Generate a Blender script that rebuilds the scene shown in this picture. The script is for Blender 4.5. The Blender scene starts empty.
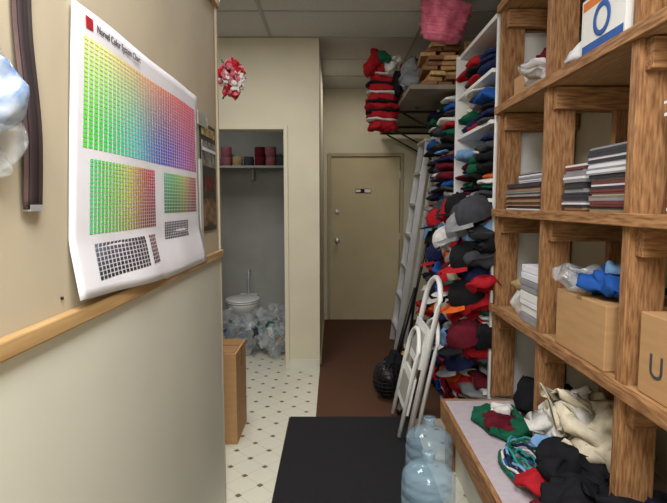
import bpy, bmesh, math, random
from mathutils import Vector, Matrix, Euler, noise
import colorsys
random.seed(7)
sc = bpy.context.scene
try:
    sc.view_settings.view_transform = 'Standard'
except Exception: pass

def lin(c):
    c /= 255.0
    return c/12.92 if c <= 0.04045 else ((c+0.055)/1.055)**2.4
def rgb(r,g,b): return (lin(r),lin(g),lin(b),1)

MATS = {}
def mat(name, col, rough=0.7, var=0.12, scale=6.0, metal=0.0, alpha=1.0, bump=0.0, stretch=(1,1,1), col2=None, emit=0, spec=0.3, detail=4):
    if name in MATS: return MATS[name]
    m = bpy.data.materials.new(name); m.use_nodes = True
    nt = m.node_tree; b = nt.nodes['Principled BSDF']
    b.inputs['Roughness'].default_value = rough
    b.inputs['Metallic'].default_value = metal
    b.inputs['Alpha'].default_value = alpha
    b.inputs['Specular IOR Level'].default_value = spec
    c = rgb(*col)
    c2 = rgb(*col2) if col2 else tuple(x*(1-var*2) for x in c[:3])+(1,)
    tc = nt.nodes.new('ShaderNodeTexCoord'); mp = nt.nodes.new('ShaderNodeMapping')
    mp.inputs['Scale'].default_value = stretch
    nz = nt.nodes.new('ShaderNodeTexNoise'); nz.inputs['Scale'].default_value = scale; nz.inputs['Detail'].default_value = detail
    rp = nt.nodes.new('ShaderNodeValToRGB')
    rp.color_ramp.elements[0].position = 0.35; rp.color_ramp.elements[1].position = 0.65
    rp.color_ramp.elements[0].color = c2; rp.color_ramp.elements[1].color = c
    nt.links.new(tc.outputs['Object'], mp.inputs[0]); nt.links.new(mp.outputs[0], nz.inputs['Vector'])
    nt.links.new(nz.outputs['Fac'], rp.inputs[0]); nt.links.new(rp.outputs[0], b.inputs['Base Color'])
    if bump:
        bp = nt.nodes.new('ShaderNodeBump'); bp.inputs['Strength'].default_value = bump; bp.inputs['Distance'].default_value = 0.01
        nt.links.new(nz.outputs['Fac'], bp.inputs['Height']); nt.links.new(bp.outputs[0], b.inputs['Normal'])
    MATS[name] = m; return m

class MB:
    def __init__(s): s.v=[]; s.f=[]; s.fm=[]; s.fs=[]; s.m=[]; s.cols=None
    def mi(s,m):
        if m not in s.m: s.m.append(m)
        return s.m.index(m)
    def add(s, vs, fs, m, smooth=False, M=None):
        o=len(s.v); i=s.mi(m)
        for p in vs:
            p=Vector(p)
            s.v.append(tuple(M@p) if M else tuple(p))
        for f in fs: s.f.append([o+k for k in f]); s.fm.append(i); s.fs.append(smooth)
    def box(s,x0,x1,y0,y1,z0,z1,m,M=None):
        vs=[(x,y,z) for x in (x0,x1) for y in (y0,y1) for z in (z0,z1)]
        fs=[(0,1,3,2),(4,6,7,5),(0,4,5,1),(2,3,7,6),(0,2,6,4),(1,5,7,3)]
        s.add(vs,fs,m,False,M)
    def cbox(s,c,d,m,rot=(0,0,0)):
        M=Matrix.Translation(c)@Euler(rot).to_matrix().to_4x4()
        s.box(-d[0]/2,d[0]/2,-d[1]/2,d[1]/2,-d[2]/2,d[2]/2,m,M)
    def lathe(s,prof,m,M=None,n=32,wob=0):
        vs=[];fs=[]
        for (r,z) in prof:
            for k in range(n):
                a=2*math.pi*k/n
                rr=r
                if wob: rr=r*(1+wob*noise.noise(Vector((math.cos(a)*2,math.sin(a)*2,z*12))))
                vs.append((rr*math.cos(a),rr*math.sin(a),z))
        for i in range(len(prof)-1):
            for k in range(n):
                fs.append((i*n+k,i*n+(k+1)%n,(i+1)*n+(k+1)%n,(i+1)*n+k))
        s.add(vs,fs,m,True,M)
    def tube(s,path,r,m,n=10,M=None):
        path=[Vector(p) for p in path]; vs=[];fs=[]
        up=Vector((0.13,0.21,1)).normalized()
        for i,p in enumerate(path):
            t=(path[min(i+1,len(path)-1)]-path[max(i-1,0)]).normalized()
            a=t.cross(up)
            if a.length<1e-3: a=t.cross(Vector((1,0,0)))
            a.normalize(); b=t.cross(a)
            for k in range(n):
                an=2*math.pi*k/n
                vs.append(p+(a*math.cos(an)+b*math.sin(an))*r)
        for i in range(len(path)-1):
            for k in range(n):
                fs.append((i*n+k,i*n+(k+1)%n,(i+1)*n+(k+1)%n,(i+1)*n+k))
        fs.append(tuple(range(n))); fs.append(tuple((len(path)-1)*n+k for k in reversed(range(n))))
        s.add(vs,fs,m,True,M)
    def lump(s,c,d,m,rot=(0,0,0),e1=0.5,e2=0.5,amp=0.15,freq=8,nu=22,nv=12):
        seed=Vector((random.random()*50,random.random()*50,random.random()*50))
        R=Euler(rot).to_matrix().to_4x4(); T=Matrix.Translation(c)@R
        def sp(x,e): return math.copysign(abs(x)**e,x)
        vs=[];fs=[]; mn=min(d)
        for j in range(nv+1):
            ph=-math.pi/2+math.pi*j/nv
            for i in range(nu):
                th=2*math.pi*i/nu
                p=Vector((sp(math.cos(ph),e1)*sp(math.cos(th),e2)*d[0]/2, sp(math.cos(ph),e1)*sp(math.sin(th),e2)*d[1]/2, sp(math.sin(ph),e1)*d[2]/2))
                q=p*freq+seed
                dv=Vector((noise.noise(q),noise.noise(q+Vector((9,3,1))),noise.noise(q+Vector((2,8,5)))))
                dv+=0.5*Vector((noise.noise(q*2.3),noise.noise(q*2.3+Vector((9,3,1))),noise.noise(q*2.3+Vector((2,8,5)))))
                vs.append(p+dv*amp*mn)
        for j in range(nv):
            for i in range(nu):
                fs.append((j*nu+i,j*nu+(i+1)%nu,(j+1)*nu+(i+1)%nu,(j+1)*nu+i))
        s.add(vs,fs,m,True,T)
    def obj(s,name,bevel=0,parent=None,solid=0):
        me=bpy.data.meshes.new(name); me.from_pydata(s.v,[],s.f)
        for m in s.m: me.materials.append(m)
        for i,p in enumerate(me.polygons): p.material_index=s.fm[i]; p.use_smooth=s.fs[i]
        me.update()
        bm=bmesh.new(); bm.from_mesh(me); bmesh.ops.remove_doubles(bm,verts=bm.verts,dist=1e-6)
        bmesh.ops.recalc_face_normals(bm,faces=bm.faces); bm.to_mesh(me); bm.free()
        o=bpy.data.objects.new(name,me); sc.collection.objects.link(o)
        if bevel:
            md=o.modifiers.new('bev','BEVEL'); md.width=bevel; md.segments=2; md.limit_method='ANGLE'
        if solid:
            md=o.modifiers.new('sol','SOLIDIFY'); md.thickness=solid
        if parent: o.parent=parent
        return o

def text(body,loc,rot,size,m,parent,name,sx=1.0):
    c=bpy.data.curves.new(name,'FONT'); c.body=body; c.size=size; c.extrude=0.0004
    c.materials.append(m); o=bpy.data.objects.new(name,c); sc.collection.objects.link(o)
    o.location=loc; o.rotation_euler=rot; o.scale=(sx,1,1); o.parent=parent; return o
def one(name,x0,x1,y0,y1,z0,z1,m,bevel=0):
    b=MB(); b.box(x0,x1,y0,y1,z0,z1,m); return b.obj(name,bevel)

# ---------------- materials
M_wall=mat('painted_wall_cream',(204,197,176),0.75,0.03,3)
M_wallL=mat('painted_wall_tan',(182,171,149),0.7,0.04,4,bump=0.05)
M_pan=mat('lower_panel_pale',(206,205,192),0.45,0.03,2)
M_bath=mat('bathroom_paint_grey',(162,161,156),0.7,0.06,3)
M_door=mat('door_paint_beige',(190,177,144),0.5,0.04,4)
M_doorf=mat('door_frame_paint',(168,157,128),0.5,0.05,4)
M_ceil=mat('ceiling_tile_mat',(196,196,194),0.9,0.05,60,bump=0.2)
M_tbar=mat('ceiling_grid_metal',(160,158,152),0.5,0.03)
M_trim=mat('oak_trim',(184,152,106),0.45,0.2,5,stretch=(8,0.6,8),col2=(156,122,78))
def wood(name,st,c=(166,124,84),c2=(116,78,48)):
    return mat(name,c,0.65,0.2,13,stretch=st,col2=c2,bump=0.25,detail=8)
W_z=wood('rough_wood_vertical',(9,9,1.2)); W_y=wood('rough_wood_along',(9,0.9,9)); W_x=wood('rough_wood_cross',(0.9,9,9))
W_top=wood('shelf_top_wood',(7,0.7,7),(176,140,98),(146,108,70))
M_carp=mat('brown_carpet',(98,64,44),0.95,0.2,140,bump=0.6,col2=(64,42,30))
M_mat=mat('black_rubber_mat',(30,30,36),0.8,0.2,200,bump=0.5,col2=(16,16,20))
M_white=mat('white_paint',(225,225,224),0.4,0.03,8)
M_paper=mat('paper_white',(222,222,230),0.6,0.03,10)
M_black=mat('black_plastic',(22,22,24),0.4,0.2,10)
M_metal=mat('aluminium',(200,202,206),0.4,0.05,10,metal=0.6)
M_iron=mat('black_iron',(28,28,30),0.5,0.1,10)
M_card=mat('cardboard',(178,140,98),0.8,0.05,6,stretch=(1,1,8))
M_card2=mat('cardboard_dark',(146,110,72),0.8,0.08,6)
M_bottle=mat('clear_blue_plastic',(164,198,222),0.08,0.03,4,alpha=0.30,spec=1.0)
M_clear=mat('clear_plastic_film',(205,212,218),0.18,0.05,14,alpha=0.3,bump=0.8,spec=0.9)
M_blk=mat('ink_black',(20,20,20),0.6); M_blue=mat('ink_blue',(40,90,170),0.6); M_red=mat('ink_red',(180,30,40),0.6)
def fab(n,c): return mat('fabric_'+n,c,0.9,0.12,25,bump=0.3,spec=0.1)
F=dict(navy=fab('navy',(34,42,78)),black=fab('black',(30,30,34)),red=fab('red',(172,34,44)),maroon=fab('maroon',(98,28,42)),
 grey=fab('grey',(140,142,146)),dgrey=fab('charcoal',(66,68,74)),white=fab('white',(218,216,214)),green=fab('green',(28,92,68)),
 blue=fab('blue',(38,84,160)),tan=fab('tan',(176,150,110)),orange=fab('orange',(212,96,40)),pink=fab('pink',(200,112,130)),teal=fab('teal',(50,140,140)),
 lblue=fab('light_blue',(120,160,205)),cream=fab('cream',(216,206,184)),purple=fab('purple',(84,50,110)),dpink=fab('dusty_pink',(150,92,100)))
def pick(w): 
    ks=list(w); return F[random.choices(ks,[w[k] for k in ks])[0]]
PAL=dict(navy=5,black=6,red=3.6,maroon=1.8,grey=2.2,dgrey=3,white=2,green=1.4,blue=1.2,orange=0.5,lblue=0.7,cream=0.4,purple=0.5)

m=bpy.data.materials.new('vinyl_floor_diamond'); m.use_nodes=True; nt=m.node_tree; N=nt.nodes; L=nt.links
bs=N['Principled BSDF']; bs.inputs['Roughness'].default_value=0.35
tc=N.new('ShaderNodeTexCoord'); sp=N.new('ShaderNodeSeparateXYZ'); L.new(tc.outputs['Object'],sp.inputs[0])
def mth(op,a,b=None):
    n=N.new('ShaderNodeMath'); n.operation=op
    for i,x in enumerate((a,b)):
        if x is None: continue
        if isinstance(x,(int,float)): n.inputs[i].default_value=x
        else: L.new(x,n.inputs[i])
    return n.outputs[0]
S=0.19
a=mth('DIVIDE',mth('ADD',sp.outputs[0],sp.outputs[1]),S); b=mth('DIVIDE',mth('SUBTRACT',sp.outputs[0],sp.outputs[1]),S)
fa=mth('ABSOLUTE',mth('SUBTRACT',mth('FRACT',mth('ADD',a,50)),0.5)); fb=mth('ABSOLUTE',mth('SUBTRACT',mth('FRACT',mth('ADD',b,50)),0.5))
dot=mth('LESS_THAN',mth('MAXIMUM',fa,fb),0.10)
ln=mth('GREATER_THAN',mth('MAXIMUM',mth('SUBTRACT',0.5,fa),mth('SUBTRACT',0.5,fb)),0.485)
nz=N.new('ShaderNodeTexNoise'); nz.inputs['Scale'].default_value=5
mx=N.new('ShaderNodeMix'); mx.data_type='RGBA'; mx.inputs['A'].default_value=rgb(216,214,200); mx.inputs['B'].default_value=rgb(198,195,178); L.new(nz.outputs['Fac'],mx.inputs['Factor'])
m2=N.new('ShaderNodeMix'); m2.data_type='RGBA'; m2.inputs['B'].default_value=rgb(186,182,166); L.new(ln,m2.inputs['Factor']); L.new(mx.outputs['Result'],m2.inputs['A'])
m3=N.new('ShaderNodeMix'); m3.data_type='RGBA'; m3.inputs['B'].default_value=rgb(108,98,76); L.new(dot,m3.inputs['Factor']); L.new(m2.outputs['Result'],m3.inputs['A'])
L.new(m3.outputs['Result'],bs.inputs['Base Color']); M_tile=m

# ---------------- shell
CZ=2.82; XR=1.32
one('floor',-2.6,1.5,-2.2,6.7,-0.1,0,M_tile)
one('ceiling',-2.6,1.5,-2.2,6.7,CZ,CZ+0.1,M_ceil)
b=MB()
for y in [-1.55,-0.95,-0.35,0.25,0.85,1.45,2.05,2.65,3.25,3.85,4.43]:
    b.box(-2.5,XR,y-0.012,y+0.012,CZ-0.006,CZ,M_tbar)
for y in [5.1,5.75]: b.box(-0.12,XR,y-0.012,y+0.012,CZ-0.006,CZ,M_tbar)
for x in [-1.75,-0.52,0.68]:
    b.box(x-0.012,x+0.012,-2.1,4.45 if x<-.1 else 6.4,CZ-0.0065,CZ-0.0005,M_tbar)
b.obj('trim_ceiling_grid')
one('wall_right',XR,XR+0.12,-2.2,6.5,0,CZ,M_wall)
one('wall_rear',-2.6,XR,-2.2,-2.1,0,CZ,M_wall)
one('wall_left',-2.6,-2.5,-2.1,6.5,0,CZ,M_wall)
b=MB(); b.box(-2.5,-1.02,4.45,4.57,0,CZ,M_wall); b.box(-0.40,-0.12,4.45,4.57,0,CZ,M_wall); b.box(-1.02,-0.40,4.45,4.57,2.08,CZ,M_wall)
b.obj('wall_front')
one('wall_hall_left',-0.24,-0.12,4.57,6.4,0,CZ,M_wall)
b=MB(); b.box(-2.5,-0.075,6.4,6.5,0,CZ,M_wall); b.box(0.855,XR,6.4,6.5,0,CZ,M_wall); b.box(-0.075,0.855,6.4,6.5,2.06,CZ,M_wall); b.obj('wall_far')
one('wall_bathroom_back',-2.0,-0.24,6.05,6.15,0,2.6,M_bath)
one('wall_bathroom_right',-0.27,-0.24,4.57,6.05,0,2.6,M_bath)
one('wall_bathroom_left',-2.0,-1.9,4.57,6.05,0,2.6,M_bath)
b=MB()
b.box(-1.05,-1.0,4.435,4.585,0,2.11,M_wall); b.box(-0.42,-0.385,4.435,4.585,0,2.11,M_wall); b.box(-1.0,-0.42,4.435,4.585,2.07,2.11,M_wall)
b.obj('trim_bathroom_doorway',0.004)
one('baseboard_hall',-0.12,-0.108,4.57,6.4,0,0.09,M_doorf)
one('baseboard_front',-0.385,-0.12,4.437,4.45,0,0.09,M_pan)
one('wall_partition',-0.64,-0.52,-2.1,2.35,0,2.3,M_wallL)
b=MB(); b.box(-0.52,-0.514,-2.1,2.35,0,1.21,M_pan); b.obj('wall_partition_panel')
one('trim_chair_rail',-0.52,-0.499,-2.1,2.352,1.210,1.243,M_trim,0.004)
one('trim_partition_cap',-0.66,-0.5,-2.1,2.37,2.3,2.335,M_trim,0.004)
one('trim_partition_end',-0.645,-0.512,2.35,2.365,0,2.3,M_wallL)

b=MB()
b.box(-0.075,-0.035,6.385,6.5,0,2.06,M_doorf); b.box(0.815,0.855,6.385,6.5,0,2.06,M_doorf); b.box(-0.035,0.815,6.385,6.5,2.02,2.06,M_doorf)
b.box(-0.03,0.81,6.41,6.45,0.01,2.015,M_door)
MY=Matrix.Rotation(math.pi/2,4,'X')
b.lathe([(0,0),(0.028,0),(0.03,0.006),(0.012,0.012),(0.012,0.04),(0.028,0.05),(0.034,0.065),(0.02,0.08),(0,0.082)],M_metal,Matrix.Translation((0.045,6.41,1.0))@MY,20)
b.lathe([(0,0),(0.028,0),(0.028,0.014),(0,0.016)],M_metal,Matrix.Translation((0.045,6.41,1.35))@MY,20)
for z in (0.25,1.05,1.8): b.cbox((0.812,6.405,z),(0.012,0.012,0.09),M_metal)
d=b.obj('door_1',0.003)
b=MB(); b.box(0.27,0.46,6.402,6.41,1.58,1.63,M_blk); b.box(0.38,0.455,6.399,6.403,1.586,1.624,M_white); b.box(0.275,0.33,6.399,6.403,1.59,1.62,M_white)
b.obj('door_sign')

one('carpet_brown',-0.12,XR-0.01,3.4,6.385,0.001,0.008,M_carp)
b=MB(); b.box(-0.29,0.52,0.6,3.39,0.009,0.02,M_mat); b.box(-0.3,0.53,0.59,3.395,0.001,0.012,M_black); b.obj('floor_mat_black',0.003)

# ---------------- poster
def px_off(y,z):
    base=0.004+0.003*math.sin(y*11+z*4)+0.003*math.sin(y*5+1.3)
    if z<1.36: base+=0.020*min(1,(1.36-z)/0.1)+0.003*math.sin(y*19)
    return -0.52+0.003+max(base,0.002)
def shear(y,z): # sheet hangs slightly askew at its near edge
    return y-0.06*((1.85-z)/0.6)*(2.0-y)/0.95
vs=[];fs=[];n=30;k=30
for i in range(n+1):
    for j in range(k+1):
        y=1.055+(2.0-1.055)*i/n; zz0=(1.262-0.03*(y-1.05)/0.5) if y<1.55 else 1.228
        z=zz0+(1.85-zz0)*j/k; vs.append((px_off(y,z),shear(y,z),z))
for i in range(n):
    for j in range(k): fs.append((i*(k+1)+j,(i+1)*(k+1)+j,(i+1)*(k+1)+j+1,i*(k+1)+j+1))
b=MB(); b.add(vs,fs,M_paper,True)
poster=b.obj('color_chart_poster',solid=0.0008)
mc=bpy.data.materials.new('printed_swatches'); mc.use_nodes=True
vc=mc.node_tree.nodes.new('ShaderNodeVertexColor'); vc.layer_name='Col'
mc.node_tree.links.new(vc.outputs[0],mc.node_tree.nodes['Principled BSDF'].inputs['Base Color']); mc.node_tree.nodes['Principled BSDF'].inputs['Roughness'].default_value=0.6
vs=[];fs=[];cols=[]
def swat(y0,y1,z0,z1,nx,nz_,fn,g=0.24):
    for i in range(nx):
        for j in range(nz_):
            dy=(y1-y0)/nx; dz=(z1-z0)/nz_
            a0=y0+dy*(i+g/2);a1=y0+dy*(i+1-g/2);c0=z0+dz*(j+g/2);c1=z0+dz*(j+1-g/2)
            o=len(vs)
            for (y,z) in ((a0,c0),(a1,c0),(a1,c1),(a0,c1)): vs.append((px_off(y,z)+0.0018,shear(y,z),z))
            fs.append((o,o+1,o+2,o+3)); cols.append(fn((i+.5)/nx,(j+.5)/nz_))
def hs(h,s,v): return colorsys.hsv_to_rgb(h%1,max(0,min(1,s)),max(0,min(1,v)))
def mixc(a,b,t): return tuple(x*(1-t)+y*t for x,y in zip(a,b))
def top(u,v):
    lo=hs(0.30+0.62*u,0.68,0.84-0.12*u); hi=hs(0.19-0.25*u,0.42+0.35*u,0.95)
    return mixc(lo,hi,max(0,min(1,v*1.25-0.25)))
swat(1.10,1.96,1.565,1.795,40,24,top)
swat(1.13,1.52,1.385,1.545,24,18,lambda u,v: hs(0.40-0.46*u,0.55+0.25*u,0.85-0.4*(1-v)*u-0.05))
swat(1.60,1.95,1.42,1.545,22,12,lambda u,v: hs(0.46-0.5*u,0.5+0.3*(1-v),0.8-0.35*(1-v)))
swat(1.15,1.42,1.285,1.365,15,8,lambda u,v: hs(0.6+0.3*u,0.2,0.16+0.4*(v)*(1-u)))
swat(1.60,1.84,1.34,1.395,15,7,lambda u,v: hs(0.7,0.15,0.2+0.3*v))
swat(1.45,1.51,1.285,1.365,4,8,lambda u,v: hs(0.0,0.4,0.3+0.2*v))
me=bpy.data.meshes.new('swatches'); me.from_pydata(vs,[],fs); ca=me.color_attributes.new('Col','FLOAT_COLOR','CORNER')
for p in me.polygons:
    c=cols[p.index]
    for li in p.loop_indices: ca.data[li].color=(lin(c[0]*255),lin(c[1]*255),lin(c[2]*255),1)
me.materials.append(mc); o=bpy.data.objects.new('swatches',me); sc.collection.objects.link(o); o.parent=poster
RW=(math.pi/2,0,math.pi/2); RS=(math.pi/2,0,-math.pi/2)
M_ink=mat('ink_grey',(70,70,76),0.6)
text('Norvel Color System Chart',(-0.505,1.15,1.815),RW,0.022,M_ink,poster,'heading')
b=MB(); b.box(-0.508,-0.5065,1.105,1.135,1.812,1.835,M_red); b.obj('red_mark',parent=poster)
b=MB(); b.box(-0.518,-0.514,2.04,2.29,1.34,1.77,M_black); b.box(-0.5145,-0.512,2.05,2.28,1.60,1.70,mat('print_grey',(150,148,140),0.6,0.4,30)); b.box(-0.5145,-0.512,2.05,2.28,1.36,1.47,mat('print_tan',(140,110,80),0.6,0.4,30)); b.box(-0.5145,-0.5125,2.10,2.25,1.50,1.56,mat('print_dark_red',(120,50,40),0.6,0.4,40))
b.box(-0.5145,-0.5125,2.06,2.27,1.72,1.755,mat('print_yellow',(190,170,110),0.6,0.4,40))
b.box(-0.516,-0.511,2.06,2.28,1.66,1.672,M_paper)
dp=b.obj('wall_calendar')
b=MB(); b.box(-0.52,-0.508,2.0,2.035,1.245,1.62,mat('plastic_film_strip',(200,200,196),0.3,alpha=0.6)); b.box(-0.52,-0.510,2.0,2.15,1.75,1.80,mat('plastic_film_strip',(200,200,196),0.3,alpha=0.6)); b.obj('plastic_sleeve')
b=MB(); Ms=mat('plum_leather',(96,76,74),0.6,0.25,14); Ms2=mat('plum_dark',(52,40,44),0.6)
n=30
for (o,y0,y1,mm) in ((0.0,0.862,0.915,Ms),(0.003,0.872,0.898,Ms2)):
    vs=[];fs=[]
    for i in range(n+1):
        z=1.44+0.5*i/n
        x=-0.511+o+0.004*math.sin(z*17)
        vs+= [(x,y0,z),(x,y1,z)]
    for i in range(n): fs.append((2*i,2*i+1,2*i+3,2*i+2))
    b.add(vs,fs,mm,True)
b.box(-0.52,-0.506,0.872,0.908,1.437,1.448,M_metal); b.obj('hanging_strap',solid=0.003)
b=MB()
Mfb=mat('plastic_blue_tint',(96,128,176),0.25,0.3,22,alpha=0.8,bump=0.5,spec=0.8,col2=(190,200,212))
b.lump((-0.497,0.765,1.605),(0.035,0.12,0.11),Mfb,(0.5,0.1,0),0.7,0.8,0.7,16,34,20)
b.lump((-0.495,0.75,1.545),(0.04,0.13,0.10),M_clear,(-0.6,0,0),0.7,0.8,0.8,16,34,20)
b.lump((-0.50,0.74,1.67),(0.03,0.10,0.14),M_clear,(0.6,0,0),0.7,0.8,0.8,16,34,20)
b.obj('hanging_plastic_bag')
b=MB(); b.lathe([(0,0),(0.003,0),(0.003,0.004),(0,0.005)],M_iron,Matrix.Translation((-0.52,0.98,1.27))@Matrix.Rotation(math.pi/2,4,'Y'),12); b.obj('wall_screw')

b=MB()
C=Vector((-0.46,2.41,2.01))
for k in range(130):
    v=Vector((random.gauss(0,1),random.gauss(0,1),random.gauss(0,1))).normalized()
    mm=F['white'] if (v.z<0.3 and k%2) else (F['red'] if k%4 else F['pink'])
    p=C+Vector((v.x*0.052,v.y*0.052,v.z*0.075))
    b.lump(p,(0.034,0.026,0.012),mm,(random.random()*3,random.random()*3,random.random()*3),0.8,0.8,0.8,40,10,6)
b.tube([(-0.5,2.40,1.92),C,(-0.5,2.39,2.09)],0.004,F['green'])
b.obj('carnation_pompom')

b=MB(); b.box(-1.05,-0.58,3.02,3.36,0.0,0.56,M_card); b.box(-1.04,-0.59,3.03,3.18,0.56,0.566,M_card2); b.box(-1.04,-0.59,3.2,3.35,0.56,0.566,M_card2); b.box(-0.582,-0.578,3.17,3.21,0.44,0.56,M_card2)
b.obj('cardboard_box',0.004)

# ---------------- bathroom stuff
b=MB(); b.box(-1.9,-0.27,5.75,6.05,1.84,1.865,M_bath)
for x in (-1.5,-0.9,-0.35): b.box(x-0.01,x+0.01,5.85,6.04,1.72,1.84,M_bath)
b.obj('bathroom_shelf',0.002)
b=MB()
for i in range(9):
    x=-1.45+i*0.125
    mm=[F['dpink'],F['grey'],F['dpink'],F['tan'],F['dgrey'],F['maroon'],F['dpink'],F['dgrey'],F['black']][i]
    for k in range([2,1,2,1,1,2,2,1,1][i]):
        b.lathe([(0.02,0),(0.055,0),(0.058,0.005),(0.058,0.1),(0.055,0.105),(0.02,0.105),(0.02,0.0)],mm,Matrix.Translation((x,5.9,1.866+k*0.107)),18)
b.obj('paper_rolls')
b=MB(); tx,ty=-0.98,5.55
TT=Matrix.Translation((tx,ty,0))@Matrix.Diagonal((1,1.3,1,1))
M_por=mat('porcelain',(228,228,224),0.15,0.02,5,spec=0.6)
b.lathe([(0,0),(0.11,0),(0.115,0.02),(0.09,0.06),(0.085,0.16),(0.11,0.24),(0.16,0.32),(0.178,0.37),(0.178,0.39),(0.15,0.395),(0,0.39)],M_por,TT,36)
b.lathe([(0.11,0.396),(0.182,0.396),(0.186,0.405),(0.182,0.414),(0.11,0.414)],M_por,TT,36)
b.lathe([(0,0.418),(0.180,0.418),(0.184,0.426),(0.176,0.434),(0,0.438)],M_por,TT,36)
b.cbox((tx,ty+0.30,0.33),(0.2,0.30,0.16),M_por)
b.tube([(tx,ty+0.38,0.4),(tx,ty+0.38,0.62),(tx,ty+0.42,0.68),(tx,ty+0.49,0.68)],0.016,M_metal)
b.obj('toilet',0.004)
b=MB()
for (x,y,z,s,mm) in ((-0.85,4.98,0.13,0.3,M_clear),(-0.6,5.05,0.17,0.34,M_clear),(-0.56,4.85,0.11,0.22,M_clear),(-1.1,5.0,0.15,0.32,M_clear)):
    b.lump((x,y,z+0.05),(s,s,z*2+0.05),mm,(0,0,random.random()*3),0.8,0.9,0.35,9,36,22)
for k in range(44):
    b.lump((random.uniform(-1.2,-0.5),random.uniform(4.82,5.15),random.uniform(0.05,0.28)),(0.09,0.06,0.06),[F['green'],F['dgrey'],F['white'],F['blue'],F['grey'],F['green'],F['tan']][k%7],(random.random()*3,random.random()*3,0),0.8,0.8,0.5,20,12,8)
b.obj('clear_trash_bags')
b=MB(); b.tube([(-0.52,5.45,0.01),(-0.47,5.48,0.6),(-0.46,5.5,1.15)],0.009,M_white); b.lump((-0.52,5.45,0.06),(0.1,0.1,0.1),M_paper,amp=0.3,freq=20); b.obj('toilet_brush')

# ---------------- wooden shelving
b=MB(); XS=0.90
posts=[0.3,0.95,1.6,2.25,2.88]
for y in posts:
    b.box(XS,XS+0.12,y-0.02,y+0.02,0.361,2.79,W_z)
    b.box(XR-0.13,XR-0.01,y-0.02,y+0.02,0.361,2.79,W_z)
    for z in (0.885,1.415,1.965,2.5):
        b.box(XS+0.02,XR-0.01,y-0.06,y-0.0205,z-0.125,z-0.035,W_x)
        b.box(XS+0.02,XR-0.01,y+0.0205,y+0.045,z-0.125,z-0.035,W_x)
for z in (0.885,1.415,1.965,2.5):
    for i in range(4):
        b.box(XS-0.008,XR-0.02,posts[i]+0.021,posts[i+1]-0.021,z-0.03,z,W_top)
    b.box(XS-0.022,XS-0.0005,0.28,2.9,z-0.034,z+0.006,W_y)
b.obj('wooden_shelving_unit',0.003)
M_lam=mat('laminate_lilac',(188,178,186),0.35,0.05,30)
b=MB(); b.box(0.62,XR-0.01,0.4,2.8,0.33,0.36,M_lam); b.box(0.6,0.62,0.4,2.82,0.25,0.36,W_y); b.box(0.6,XR-0.01,2.8,2.82,0.27,0.36,W_x)
b.box(0.66,0.70,0.5,2.78,0.0,0.33,M_pan); b.box(0.62,0.66,2.7,2.78,0.0,0.33,W_z); b.box(0.62,0.66,1.7,1.78,0.0,0.33,W_z)
b.box(1.2,1.24,0.3,2.9,0,0.33,M_pan)
b.obj('work_bench',0.003)

def stack(b,x0,x1,y0,y1,z0,z1,ms,t=(0.006,0.014)):
    z=z0
    while z<z1:
        h=random.uniform(*t); j=lambda:random.uniform(-0.012,0.012)
        b.box(x0+abs(j()),x1+j(),y0+abs(j()),y1-abs(j()),z,z+h*0.92,random.choice(ms)); z+=h
mags=[M_paper,M_paper,M_paper,mat('mag_grey',(150,150,156),0.5),mat('mag_dark',(60,60,70),0.5)]
magd=[mat('mag_dark',(60,60,70),0.5),mat('mag_red',(120,64,62),0.5),mat('mag_grey',(150,150,156),0.5),M_paper,mat('mag_tan',(150,130,100),0.5)]
b=MB()
stack(b,0.95,1.16,1.70,1.95,1.417,1.54,magd); stack(b,0.94,1.17,1.69,1.96,1.54,1.65,mags)
stack(b,0.95,1.15,2.0,2.18,1.417,1.60,magd)
stack(b,0.95,1.18,1.05,1.5,1.417,1.7,magd); stack(b,0.95,1.15,1.25,1.53,1.7,1.74,mags)
stack(b,0.92,1.14,2.34,2.8,1.417,1.55,magd); stack(b,0.95,1.14,2.36,2.7,1.55,1.60,mags)
b.obj('magazine_stack')
b=MB(); stack(b,0.91,1.14,2.3,2.52,0.887,1.14,[M_paper,M_paper,M_white,mat('mag_grey',(150,150,156),0.5)],(0.02,0.05)); b.obj('book_stack',0.002)
b=MB(); b.box(0.905,1.2,1.70,2.08,0.887,1.11,M_card); b.box(0.903,1.2,1.87,1.91,1.1,1.1125,M_card2); b.obj('small_cardboard_box',0.003)
b=MB(); b.lump((1.02,1.86,1.165),(0.22,0.26,0.09),F['blue'],(0,0.1,0.2),0.8,0.9,0.7,12,32,18); b.lump((0.98,1.98,1.155),(0.2,0.2,0.08),M_clear,(0,0.1,0.2),0.7,0.8,0.7,12,28,16); b.lump((1.05,1.82,1.20),(0.14,0.14,0.04),F['lblue'],(0,0.3,0.6),0.8,0.9,0.8,14,28,16); b.obj('blue_fabric_bundle')
b=MB(); b.box(0.92,1.22,1.1,1.53,0.887,1.13,M_card); bx=b.obj('shipping_box',0.003)
text('U',(0.9185,1.48,0.95),RS,0.10,M_ink,bx,'letter')
b=MB(); b.lump((1.05,2.13,1.0),(0.18,0.1,0.2),F['white'],(0.2,0.1,0.2),0.6,0.7,0.4,14,30,18); b.obj('white_paper_bundle')
b=MB(); b.box(0.90,1.2,1.66,1.95,1.967,2.17,M_white); b.box(0.8985,0.9,1.67,1.94,1.98,2.01,M_blue); b.box(0.8985,0.9,1.67,1.94,2.13,2.16,mat('print_orange',(220,120,40),0.6))
MX=Matrix.Translation((0.8985,1.805,2.07))@Matrix.Rotation(-math.pi/2,4,'Y')
b.lathe([(0.038,0),(0.038,0.002),(0.056,0.002),(0.056,0)],M_blue,MX,32); b.obj('white_product_box',0.001)
b=MB()
stack(b,0.92,1.16,2.32,2.8,1.967,2.0,[M_paper,M_card],(0.01,0.02))
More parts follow.
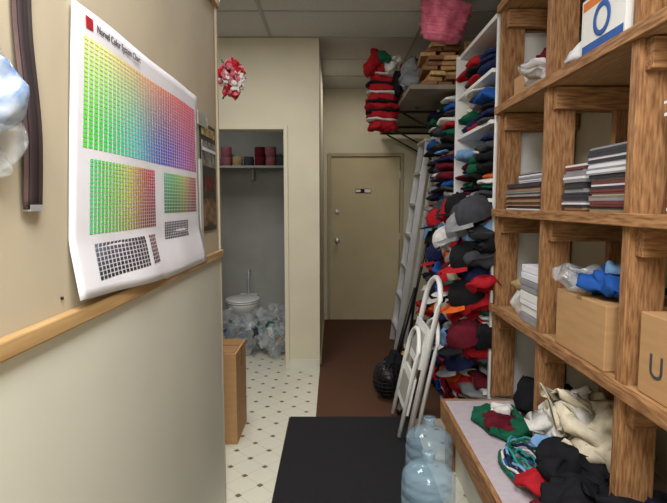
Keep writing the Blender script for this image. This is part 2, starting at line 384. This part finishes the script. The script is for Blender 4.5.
b.lump((1.0,2.42,2.05),(0.22,0.22,0.1),M_paper,(0,0.2,0),0.8,0.9,0.7,12,32,18); b.lump((1.0,2.05,2.01),(0.2,0.2,0.07),M_paper,(0,0.1,0.3),0.6,0.7,0.5,14)
b.box(0.95,1.1,2.6,2.8,2.0,2.10,M_card); b.lump((1.05,2.45,2.13),(0.2,0.2,0.08),F['maroon'],(0,0.2,0),0.8,0.9,0.7,12,32,18); b.box(1.0,1.02,2.32,2.5,2.0,2.28,M_black)
b.obj('shelf_packages')
b=MB(); stack(b,0.93,1.2,1.05,1.5,1.967,2.05,magd); b.obj('magazine_stack')
b=MB()
stack(b,0.91,1.2,2.35,2.8,2.502,2.75,[M_paper,M_card,M_white],(0.02,0.04)); b.obj('paper_stack')
b=MB(); b.lump((1.05,2.68,0.96),(0.2,0.2,0.12),F['white'],(0,0,0),0.6,0.7,0.5,10);b.lump((1.02,2.66,1.04),(0.14,0.16,0.06),F['tan'],(0,0,0),0.6,0.7,0.5,14); b.obj('paper_packets')

# bench clutter
b=MB()
b.lump((0.92,1.60,0.43),(0.34,0.36,0.12),F['black'],(0,0,0.3),0.7,0.8,0.6,10,40,22)
b.lump((0.80,1.80,0.42),(0.14,0.30,0.05),F['red'],(0,0.15,0.5),0.6,0.7,0.7,12,36,18)
b.lump((0.78,1.64,0.41),(0.2,0.2,0.07),F['maroon'],(0,0.15,0.2),0.6,0.7,0.6,12,32,18)
b.lump((0.92,1.86,0.45),(0.28,0.26,0.10),F['black'],(0,0.2,0.1),0.7,0.8,0.6,11,40,22)
b.lump((1.0,1.4,0.45),(0.4,0.4,0.16),F['navy'],(0,0,0.1),0.7,0.8,0.5,10,32,18)
b.lump((0.76,1.5,0.4),(0.2,0.2,0.06),F['green'],(0,0.15,0.2),0.6,0.7,0.6,12,32,18)
b.obj('dark_clothes_pile')
b=MB()
b.lump((1.03,2.0,0.52),(0.22,0.24,0.18),F['cream'],(0.3,0.5,0.3),0.5,0.6,0.9,12,48,30)
b.lump((1.03,2.12,0.50),(0.26,0.18,0.22),F['white'],(0.2,0.3,0.3),0.4,0.4,0.7,11,48,30)
b.lump((0.93,1.97,0.43),(0.18,0.2,0.08),F['lblue'],(0.1,0.2,0.3),0.6,0.6,0.7,12,36,20)
b.obj('crumpled_cloth')
b=MB()
for k in range(9):
    pts=[]; r0=random.uniform(0.05,0.10); ph=random.random()*6
    for i in range(31):
        a=ph+i/30*2*math.pi
        pts.append((0.75+0.006*k+r0*math.cos(a)*0.75,2.02+r0*1.6*math.sin(a),0.37+0.007*k+0.02*math.sin(a*3+k)**2))
    b.tube(pts,0.006,[F['teal'],F['green'],F['blue'],F['white'],F['teal'],F['navy'],F['lblue'],F['green'],F['teal']][k],8)
b.obj('lanyard_bundle')
b=MB(); b.lump((0.82,2.45,0.395),(0.22,0.34,0.05),F['green'],(0,0,0.2),0.5,0.6,0.6,12,36,16); b.lump((0.80,2.42,0.415),(0.15,0.2,0.04),F['maroon'],(0,0,-0.2),0.5,0.6,0.8,16,32,16)
b.lump((0.83,2.5,0.425),(0.10,0.12,0.03),F['white'],(0,0,-0.5),0.5,0.6,0.8,16,32,16); b.obj('patterned_cloth')
b=MB(); b.lump((1.08,2.55,0.45),(0.26,0.36,0.18),F['black'],(0,0,0.2),0.6,0.7,0.4,9); b.lump((1.05,2.32,0.43),(0.25,0.2,0.13),F['navy'],(0,0,0.7),0.6,0.7,0.4,9); b.obj('folded_garments')

# ---------------- white shelving with clothes
b=MB(); WX=0.90
b.box(WX,XR-0.01,2.938,2.962,0,2.48,M_white); b.box(WX-0.03,XR-0.01,3.768,3.792,0,2.48,M_white); b.box(WX,XR-0.01,4.588,4.612,0,2.26,M_white)
zsA=[0.35,0.75,1.12,1.48,1.92,2.2,2.46]; zsB=[0.35,0.75,1.12,1.48,1.85,2.1,2.26]
for z in zsA[:-1]: b.box(WX-0.02,XR-0.01,2.965,3.765,z-0.022,z,M_white)
b.box(WX-0.01,XR-0.01,2.94,3.8,2.46,2.485,M_white)
for z in zsB[:-1]: b.box(WX,XR-0.01,3.795,4.585,z-0.02,z,M_white)
b.box(WX-0.024,WX-0.02,3.1,3.4,1.46,1.478,M_paper)
b.obj('white_shelving_unit',0.002)
b=MB()
def garments(y0,y1,z0,z1,xf,gap=0.0,pal=PAL):
    n=max(1,round((y1-y0)/0.27)); w=(y1-y0)/n
    for i in range(n):
        z=z0; zt=z1-random.uniform(0,gap)
        while z<zt-0.02:
            h=random.uniform(0.03,0.07)
            if z+h>zt: h=zt-z
            dx=random.uniform(-0.05,0.03)
            L_=XR-0.05-xf-dx
            b.lump((xf+dx+L_/2,y0+w*(i+.5),z+h/2),(L_,w*random.uniform(0.9,1.0),h*1.1),pick(pal),(random.uniform(-.04,.04),random.uniform(-.05,.05),random.uniform(-.08,.08)),0.75,0.3,0.45,11,26,8)
            z+=h
for k in range(6):
    garments(2.98,3.75,zsA[k],zsA[k+1]-0.035,0.89 if k>2 else 0.88,0.08 if k>2 else 0.02)
    garments(3.8,4.58,zsB[k],zsB[k+1]-0.03,0.82)
garments(2.98,4.58,0.01,0.33,0.82)
pal=dict(PAL); pal['orange']=1.2; pal['red']=5.5; pal['white']=3; pal['grey']=3
for k in range(130):
    z=random.uniform(0.05,1.42); y=random.uniform(2.98,4.3)
    x=0.90-0.05*math.sin(min(1,z/1.3)*math.pi)+random.uniform(-0.03,0.04)
    b.lump((x,y,z),(0.22,random.uniform(0.12,0.26),random.uniform(0.05,0.12)),pick(pal),(random.uniform(-.5,.5),random.uniform(-.5,.2),random.uniform(-.4,.4)),0.7,0.6,0.6,13,28,13)
b.obj('folded_clothes_mass')
def cap(b,loc,rz,m,tilt=0.3,s=1.0,m2=None):
    T=Matrix.Translation(loc)@Euler((0,tilt,rz)).to_matrix().to_4x4()@Matrix.Scale(s,4)
    prof=[(0.098,0),(0.1,0.02),(0.094,0.06),(0.075,0.095),(0.045,0.115),(0.01,0.122),(0,0.122)]
    b.lathe(prof,m,T,24,0.08)
    b.lathe([(0,0.12),(0.008,0.122),(0.008,0.128),(0,0.13)],m2 or m,T,10)
    vs=[];fs=[]; n=14
    for i in range(n+1):
        a=-1.05+2.1*i/n
        for r,t in ((0.095,0),(0.14,0.55),(0.17,1)):
            ext=0.095+(r-0.095)*max(0,math.cos(a*1.25))
            vs.append((ext*math.cos(a),ext*math.sin(a),0.006-0.02*abs(math.sin(a))*t))
    for i in range(n):
        for j in range(2): fs.append((i*3+j,(i+1)*3+j,(i+1)*3+j+1,i*3+j+1))
    b.add(vs,fs,m2 or m,True,T)
b=MB()
for (x,y,z,rz,c1,t,s,c2) in ((0.82,3.2,1.27,3.0,'grey',0.35,1.2,None),(0.80,3.05,1.10,3.3,'black',0.3,1.1,'red'),(0.83,3.4,1.40,3.0,'black',0.2,1.0,None),
  (0.80,3.6,1.18,2.8,'white',0.5,1.0,'black'),(0.80,3.05,0.88,3.2,'black',0.4,1.1,'orange'),(0.79,3.32,0.92,3.2,'red',0.4,1.0,'white'),(0.80,3.85,1.05,3.0,'navy',0.4,1.0,'red'),
  (0.79,3.0,0.64,3.1,'maroon',0.4,1.1,'black'),(0.83,3.02,1.36,3.2,'dgrey',0.4,1.15,'grey'),(0.80,3.5,0.7,2.8,'white',0.5,1.0,'red'),(0.82,4.0,1.3,3.0,'red',0.3,1.0,'black'),
  (0.80,3.75,0.8,3.1,'black',0.5,1.0,'white'),(0.80,3.15,0.45,3.0,'navy',0.4,1.0,'grey'),(0.81,3.2,1.0,2.7,'cream',0.4,0.95,'green'),(0.80,3.35,0.55,2.9,'lblue',0.4,0.95,'white')):
    cap(b,(x,y,z),rz,F[c1],t,s,F[c2] if c2 else None)
b.obj('baseball_caps')

# ---------------- high shelf
b=MB(); b.box(0.55,XR-0.01,3.82,6.3,2.27,2.30,mat('dark_shelf_board',(126,118,104),0.6)); 
for y in (4.72,5.65,6.15):
    b.box(0.57,XR-0.005,y-0.012,y+0.012,2.25,2.27,M_iron); b.box(XR-0.025,XR-0.005,y-0.012,y+0.012,1.85,2.27,M_iron)
    b.tube([(0.62,y,2.25),(XR-0.02,y,1.88)],0.009,M_iron)
b.obj('wall_shelf')
b=MB(); Ml=[mat('slat_light',(200,164,116),0.6,0.15,8,stretch=(6,1,6)),mat('slat_mid',(176,134,88),0.6,0.15,8,stretch=(6,1,6)),mat('slat_dark',(130,92,58),0.6,0.15,8,stretch=(6,1,6))]
for r in range(9):
    for c in range(4):
        b.cbox((0.70+c*0.125+0.02*(r%3)+random.uniform(-.01,.01),4.0+random.uniform(-.03,.03),2.316+r*0.034),(0.105,0.34,0.026),random.choice(Ml),(0,random.uniform(-.04,.04),random.uniform(-.12,.12)))
b.obj('wooden_slats')
b=MB(); Mp=mat('pink_wrap',(216,120,144),0.5,0.15,18,bump=0.4,col2=(186,82,110))
T=Matrix.Translation((0.745,3.62,2.668))@Euler((0.25,0.12,0.2)).to_matrix().to_4x4()
b.lathe([(0,-0.13),(0.09,-0.13),(0.12,-0.12),(0.135,-0.06),(0.15,0),(0.16,0.05),(0.17,0.10),(0.16,0.12),(0,0.11)],Mp,T,40,0.15)
for k in range(4):
    b.lathe([(0.128+k*0.01,-0.1+k*0.05),(0.146+k*0.01,-0.09+k*0.05),(0.130+k*0.01,-0.075+k*0.05)],Mp,T,40,0.15)
b.obj('pink_bundle')
b=MB()
b.lump((0.70,4.42,2.44),(0.26,0.24,0.24),F['grey'],(0,0,0.2),0.6,0.7,0.5,11,32,18); b.lump((0.90,4.9,2.43),(0.4,0.4,0.22),F['dgrey'],(0,0,0.2),0.6,0.7,0.4,9)
b.lump((0.85,5.5,2.43),(0.3,0.5,0.22),F['black'],(0,0,0.2),0.6,0.7,0.4,9); b.obj('stored_bags')
b=MB()
for i in range(7):
    b.lump((0.425,4.62,2.13+i*0.075),(0.28-0.02*abs(i-2),0.26,0.085),F['red'],(random.uniform(-.1,.1),random.uniform(-.15,.15),0),0.6,0.6,0.4,10,32,14)
    if i in(1,2,4): b.lump((0.42,4.605,2.165+i*0.075),(0.29,0.28,0.03),F['black'],(0,random.uniform(-.1,.1),0),0.5,0.6,0.3,10,28,8)
    if i in(0,3,5): b.lump((0.42,4.60,2.165+i*0.075),(0.27,0.27,0.022),F['white'],(0,random.uniform(-.1,.1),0),0.6,0.6,0.5,16,28,8)
b.lump((0.33,4.5,2.62),(0.12,0.15,0.2),F['red'],(0,0.5,0),0.7,0.7,0.4,11); b.lump((0.48,4.47,2.61),(0.12,0.12,0.14),F['white'],(0,0.2,0),0.7,0.7,0.5,13); b.lump((0.54,4.5,2.46),(0.08,0.12,0.2),F['black'],(0,0.2,0),0.7,0.7,0.4,11); b.lump((0.42,4.42,2.66),(0.1,0.12,0.08),F['green'],(0,0.2,0),0.7,0.7,0.4,11)
b.lump((0.62,4.62,2.50),(0.12,0.2,0.3),F['red'],(0,0.1,0),0.7,0.7,0.4,11)
b.obj('red_holiday_clothing')

# ---------------- ladder, step stool, broom, bottles
b=MB()
P0=Vector((0.62,5.0,0.02)); P1=Vector((0.90,5.0,2.05))
for y in (5.0,5.4):
    p=Vector((P0.x,y,P0.z)); q=Vector((P1.x,y,P1.z)); c=(p+q)/2; an=math.atan2(q.x-p.x,q.z-p.z)
    b.cbox(c,(0.055,0.025,(q-p).length),M_metal,(0,an,0))
    b.cbox(c+Vector((0.075,0,0)),(0.03,0.025,(q-p).length*0.97),M_metal,(0,an,0))
for k in range(6):
    p=P0.lerp(P1,0.1+k*0.15)
    b.box(p.x-0.04,p.x+0.04,5.0,5.4,p.z-0.012,p.z+0.012,M_metal)
b.cbox((P1.x+0.03,5.2,P1.z),(0.14,0.46,0.03),M_metal); b.obj('step_ladder',0.002)

b=MB()
def fr(u,t,off=0):
    return Vector((0.45+0.20*t+off, 3.02+0.42*u, 0.035+0.95*t))
def arch(off,t1,w0=0,w1=1,r=0.014,tb=0.0):
    pts=[fr(w0,tb,off),fr(w0,t1-0.16,off)]
    for i in range(1,10):
        a=math.pi*i/10
        pts.append(fr((w0+w1)/2-(w1-w0)/2*math.cos(a),t1-0.16+0.16*math.sin(a),off))
    pts+=[fr(w1,t1-0.16,off),fr(w1,tb,off)]
    b.tube(pts,r,M_white,12)
arch(0,1.0,r=0.017); arch(-0.05,0.66,0.08,0.92,0.014); arch(0.05,0.72,0.05,0.95,0.013)
def plate(t0,t1,off,m,w=(0.06,0.94),th=0.02):
    a=fr(w[0],t0,off);c=fr(w[1],t1,off); an=math.atan2(0.20,0.95)
    ce=(a+c)/2; b.cbox(ce,(th,(c.y-a.y),(fr(0,t1)-fr(0,t0)).length),m,(0,an,0))
plate(0.44,0.70,-0.02,M_white); plate(0.50,0.66,-0.032,M_tbar,(0.14,0.86),0.006)
plate(0.14,0.38,-0.035,M_white); plate(0.19,0.34,-0.047,M_tbar,(0.14,0.86),0.006)
for u in (0,1): b.lathe([(0,0),(0.02,0),(0.02,0.03),(0,0.03)],M_black,Matrix.Translation(fr(u,0)-Vector((0,0,0.014))),14)
b.obj('folding_step_stool')

b=MB()
b.tube([(0.60,4.05,0.30),(0.63,4.0,0.7),(0.70,3.9,1.15)],0.011,M_black)
Mb=mat('broom_straw',(206,184,122),0.8,0.3,60,stretch=(1,1,0.1),col2=(160,132,74),bump=0.5)
T=Matrix.Translation((0.595,4.05,0.02))@Euler((0.0,-0.05,0.3)).to_matrix().to_4x4()@Matrix.Diagonal((1,0.5,1,1))
b.lathe([(0,0),(0.1,0),(0.095,0.1),(0.06,0.22),(0.03,0.28),(0.02,0.32),(0,0.32)],Mb,T,40,0.15)
b.lathe([(0.03,0.26),(0.036,0.27),(0.03,0.29)],F['black'],T,30)
b.obj('broom')
b=MB()
C=Vector((0.405,3.74,0.16))
b.lump(C,(0.19,0.22,0.25),M_black,(0,0.15,0),0.9,0.9,0.12,9,30,20)
for i in range(7):
    z=-0.09+i*0.03; r=0.115*math.sqrt(max(0.02,1-(z/0.15)**2))
    b.tube([(C.x+r*math.cos(a/24*2*math.pi),C.y+r*math.sin(a/24*2*math.pi),C.z+z) for a in range(25)],0.003,M_iron,6)
for i in range(9):
    a0=i/9*math.pi
    b.tube([(C.x+0.112*math.cos(a0)*math.cos(t/16*2*math.pi),C.y+0.118*math.sin(a0)*math.cos(t/16*2*math.pi),C.z+0.14*math.sin(t/16*2*math.pi)) for t in range(17)],0.003,mat('grey_wire',(60,60,64),0.4,metal=0.5),6)
b.lump((0.50,3.78,0.10),(0.14,0.16,0.16),F['black'],(0,0.4,0),0.8,0.8,0.4,12)
b.lump((0.44,3.72,0.28),(0.13,0.12,0.12),F['black'],(0,0.5,0),0.8,0.8,0.4,12)
b.tube([(0.46,3.76,0.28),(0.53,3.82,0.52),(0.62,3.86,0.82)],0.018,M_black,10)
b.obj('black_mesh_equipment_bag')

def bottle(x,y,s=1.0):
    b=MB()
    pr=[(0,0.012),(0.05,0.006),(0.1,0.0),(0.112,0.012)]
    for k in range(4):
        z=0.03+k*0.062
        pr+=[(0.115,z),(0.115,z+0.04),(0.109,z+0.047),(0.109,z+0.055)]
    pr+=[(0.115,0.285),(0.108,0.31),(0.085,0.335),(0.05,0.352),(0.03,0.36),(0.027,0.372),(0.027,0.4),(0.031,0.402),(0.031,0.41),(0.024,0.412)]
    T=Matrix.Translation((x,y,0.022))@Matrix.Diagonal((1,1,s,1))
    b.lathe(pr,M_bottle,T,40)
    b.lathe([(0.022,0.405),(0.026,0.405),(0.026,0.36),(0.022,0.36)],M_bottle,T,30)
    return b.obj('water_jug')
bottle(0.472,2.47,0.93); bottle(0.405,2.12,0.93)

# ---------------- lights
def area(name,loc,sx,sy,e,col=(1,0.985,0.96),rot=(0,0,0)):
    l=bpy.data.lights.new(name,'AREA'); l.shape='RECTANGLE'; l.size=sx; l.size_y=sy; l.energy=e; l.color=col
    o=bpy.data.objects.new(name,l); sc.collection.objects.link(o); o.location=loc; o.rotation_euler=rot
def point(name,loc,e,r=0.15,col=(1,0.985,0.96)):
    l=bpy.data.lights.new(name,'POINT'); l.energy=e; l.shadow_soft_size=r; l.color=col
    o=bpy.data.objects.new(name,l); sc.collection.objects.link(o); o.location=loc
area('ceiling_light_front',(0.1,0.3,2.78),0.6,1.2,56)
area('ceiling_light_rear',(0.0,-1.3,2.78),0.6,1.2,38)
area('ceiling_light_mid',(-0.6,3.0,2.78),0.6,0.6,32)
area('hall_fill',(0.3,5.5,2.78),0.3,0.3,7,(1,0.94,0.83))  # added warm fill to brighten the far hall and door, no fixture
area('bath_fill',(-1.2,5.2,2.5),0.3,0.3,4)  # added weak fill that lifts the dim bathroom interior, no fixture
point('ceiling_fill',(0.0,-0.6,2.35),44,0.15)  # added fill behind the camera to brighten the ceiling, no pendant here
w=bpy.data.worlds.new('w'); sc.world=w; w.use_nodes=True; w.node_tree.nodes['Background'].inputs[0].default_value=(0.8,0.85,0.9,1); w.node_tree.nodes['Background'].inputs[1].default_value=0.15

# ---------------- camera
cd=bpy.data.cameras.new('camera'); cd.sensor_width=36; cd.lens=28.05; cd.clip_start=0.01
co=bpy.data.objects.new('camera',cd); sc.collection.objects.link(co)
co.location=(0,0,1.45); co.rotation_euler=(math.radians(90-5.27),0,0); sc.camera=co
